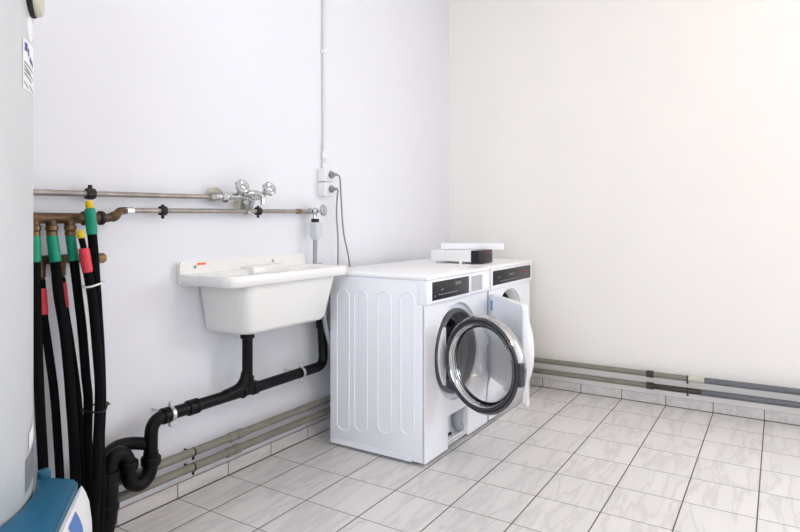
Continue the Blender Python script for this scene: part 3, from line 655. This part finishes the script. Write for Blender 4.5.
# ------------------------------------------------------------------ boiler, tank with blue lid, bag
BC = (.413, 1.596); BR = .343
bo = empty('water_heater', (BC[0], BC[1], 0), 'tall white cylindrical water heater at the left edge', 'water heater')
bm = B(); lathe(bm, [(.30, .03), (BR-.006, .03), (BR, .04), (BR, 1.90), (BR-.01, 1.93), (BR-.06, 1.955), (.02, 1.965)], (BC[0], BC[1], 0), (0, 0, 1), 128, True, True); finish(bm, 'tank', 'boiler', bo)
for k in range(3):
    a = k*2*PI/3; bm = B(); cyl(bm, (BC[0]+.24*math.cos(a), BC[1]+.24*math.sin(a), .0005), (BC[0]+.24*math.cos(a), BC[1]+.24*math.sin(a), .032), .025, 16); finish(bm, 'foot', 'blacks', bo)
def on_cyl(phi, z, d=0): a = math.radians(phi); return (BC[0]+(BR+d)*math.cos(a), BC[1]+(BR+d)*math.sin(a), z)
def patch(bm, p0, p1, z0, z1, d, skew=0, n=10):
    for i in range(n):
        a, c = p0+(p1-p0)*i/n, p0+(p1-p0)*(i+1)/n
        sa, s2 = skew*i/n, skew*(i+1)/n
        v = [bm.verts.new(on_cyl(*q)) for q in ((a, z0+sa, d), (c, z0+s2, d), (c, z1+s2, d), (a, z1+sa, d))]
        bm.faces.new(v)
    bmesh.ops.remove_doubles(bm, verts=bm.verts[:], dist=1e-6)
def on_cyl_disc(phi, z, prof, name, m, parent, sy=1, n=32):
    a = math.radians(phi); ax_ = Vector((math.cos(a), math.sin(a), 0)); o = Vector(on_cyl(phi, z))
    bm = B(); lathe(bm, prof, o, ax_, n, True, True)
    for v in bm.verts:
        v.co.z = z + (v.co.z-z)*sy
    return finish(bm, name, m, parent)
th = on_cyl_disc(-36, 1.592, [(.043, -.015), (.045, .006), (.043, .009), (.036, .010)], 'thermometer', 'blacks', bo)
on_cyl_disc(-36, 1.592, [(.041, .006), (.042, .015), (.038, .021), (.020, .022), (.01, .022)], 'dial', 'beige', th)
on_cyl_disc(-38, 1.518, [(.026, -.004), (.026, .0012), (.018, .0014), (.017, .0008), (.001, .0008)], 'round_sticker', 'paper', bo)
lb = B(); patch(lb, -46, -29, 1.380, 1.486, .0008, 0); lb = finish(lb, 'info_label', 'paper', bo)
bm = B()
patch(bm, -44.5, -41.6, 1.462, 1.480, .0014); patch(bm, -41.0, -39.6, 1.456, 1.472, .0014)
patch(bm, -39, -33.5, 1.446, 1.457, .0014, -.008)
finish(bm, 'print', 'navy', lb)
bm = B()
for z, p0, p1 in ((1.435, -45, -34), (1.427, -45, -38), (1.419, -45, -33.5), (1.411, -45, -36), (1.393, -45, -41), (1.391, -39.5, -33)): patch(bm, p0, p1, z, z+.0042, .0014, -.010)
finish(bm, 'text_lines', 'print', lb)
bm = B(); patch(bm, -43.5, -29, .518, .590, .0008, .012); rp = finish(bm, 'rating_plate', 'plate', bo)
bm = B()
for z in (.580, .569, .558, .547, .536): patch(bm, -42.5, -32, z, z+.004, .0014, .010)
finish(bm, 'print', 'print', rp)
bm = B(); patch(bm, -40, -31, .602, .640, .0015, .014); finish(bm, 'seal_tag', 'paper', bo)

# tank with the blue lid, cut out round the boiler
def lid_outline(off, rr):
    a0, a1 = -24, -100
    arc = [on_cyl(a0+(a1-a0)*i/20, 0, rr)[:2] for i in range(21)]
    P2 = Vector((.784, 1.370)); d = Vector((-.64, -.77)).normalized(); nn = Vector((.77, -.64)).normalized()
    P1 = Vector(arc[0]) + Vector((.022, .012)); P3 = P2 + d*.52; P4 = P3 - nn*.23
    inn = lambda p, s, t: p - nn*off*s - d*off*t
    cr = []
    for c0, u, v in ((inn(P4, 0, 1), d*-1, nn), (inn(P3, 1, 1), nn*-1, d*-1), (inn(P2, 1, -1), d, (P1-P2).normalized())):
        for j in range(5):
            t_ = j/4; q0, q1 = c0+u*.014, c0+v*.014
            cr.append(tuple((1-t_)**2*q0 + 2*t_*(1-t_)*c0 + t_*t_*q1))
    return arc + cr + [tuple(P1)]
bt = empty('storage_bin', (.62, 1.25, 0), 'bin with a teal blue lid curving round the water heater foot', 'bin')
bm = B(); prism(bm, lid_outline(0, .006), .455, .500, lambda u, v, d: (u, v, d), 0)
r = [e for e in bm.edges if abs(e.verts[0].co.z-.5) < 1e-5 and abs(e.verts[1].co.z-.5) < 1e-5]
bmesh.ops.bevel(bm, geom=r, offset=.007, segments=3, profile=.5, affect='EDGES'); lid = finish(bm, 'lid', 'blue', bt)
bm = B(); q = Vector(on_cyl(-21, 0, .022)); box(bm, q.x-.012, q.x+.014, q.y-.010, q.y+.010, .47, .515, .005, 2); finish(bm, 'latch', 'blue', lid)
bm = B(); prism(bm, lid_outline(.022, .022), .0005, .456, lambda u, v, d: (u, v, d), 0); finish(bm, 'body', 'blue', bt)

# white bag with a blue stripe standing against the bin
bg = empty('salt_bag', (.80, 1.22, 0), 'white plastic bag with a curved blue stripe beside the blue-lidded bin', 'bag')
d = Vector((-.64, -.77, 0)).normalized(); nn = Vector((.77, -.64, 0)).normalized(); base = Vector((.793, 1.386, 0))
def bagpt(s, a, z):      # s along the bag, a across
    return base + d*s + nn*a + Vector((0, 0, z))
def bag_loop(z, w0, w1, thick, n=40):
    out = []
    for k in range(n):
        t_ = 2*PI*k/n; c, s_ = math.cos(t_), math.sin(t_)
        u = math.copysign(abs(c)**.55, c); v = math.copysign(abs(s_)**.8, s_)
        out.append(bagpt((w0+w1)/2 - u*(w1-w0)/2, .004+thick/2 + v*thick/2, z))
    return out
prof = [(.002, .02, .40, .020), (.012, .01, .43, .028), (.08, .0, .46, .034), (.18, -.004, .475, .036), (.30, -.004, .48, .036), (.40, -.002, .47, .033), (.445, .002, .45, .027), (.468, .006, .44, .018), (.484, .012, .435, .008)]
def bag_z(z):
    for i in range(len(prof)-1):
        a, c = prof[i], prof[i+1]
        if a[0] <= z <= c[0]:
            q = (z-a[0])/(c[0]-a[0]); return [z] + [a[j]+(c[j]-a[j])*q for j in (1, 2, 3)]
    return prof[-1]
bm = B(); rings(bm, [bag_loop(*p_) for p_ in prof]); finish(bm, 'sack', 'bag', bg)
bm = B(); R_ = []
for i in range(25):
    z = .10 + .378*i/24; p_ = bag_z(z); s0 = .130 + .030*math.sin(PI*(z-.1)/.378)
    row = []
    for s in (s0, s0+.025, s0+.05, s0+.075):
        c = ((p_[1]+p_[2])/2 - s)/((p_[2]-p_[1])/2); c = max(-1, min(1, c)); cc = abs(c)**(1/.55)
        v = math.sqrt(max(0, 1-cc*cc))**.8
        row.append(bm.verts.new(bagpt(s, .004+p_[3]/2 + v*p_[3]/2 + .0012, z)))
    R_.append(row)
for a, c in zip(R_, R_[1:]):
    for k in range(3): bm.faces.new((a[k], a[k+1], c[k+1], c[k]))
finish(bm, 'stripe', 'bagblue', bg)

for o in bpy.data.objects:
    if '_o' in o: del o['_o']
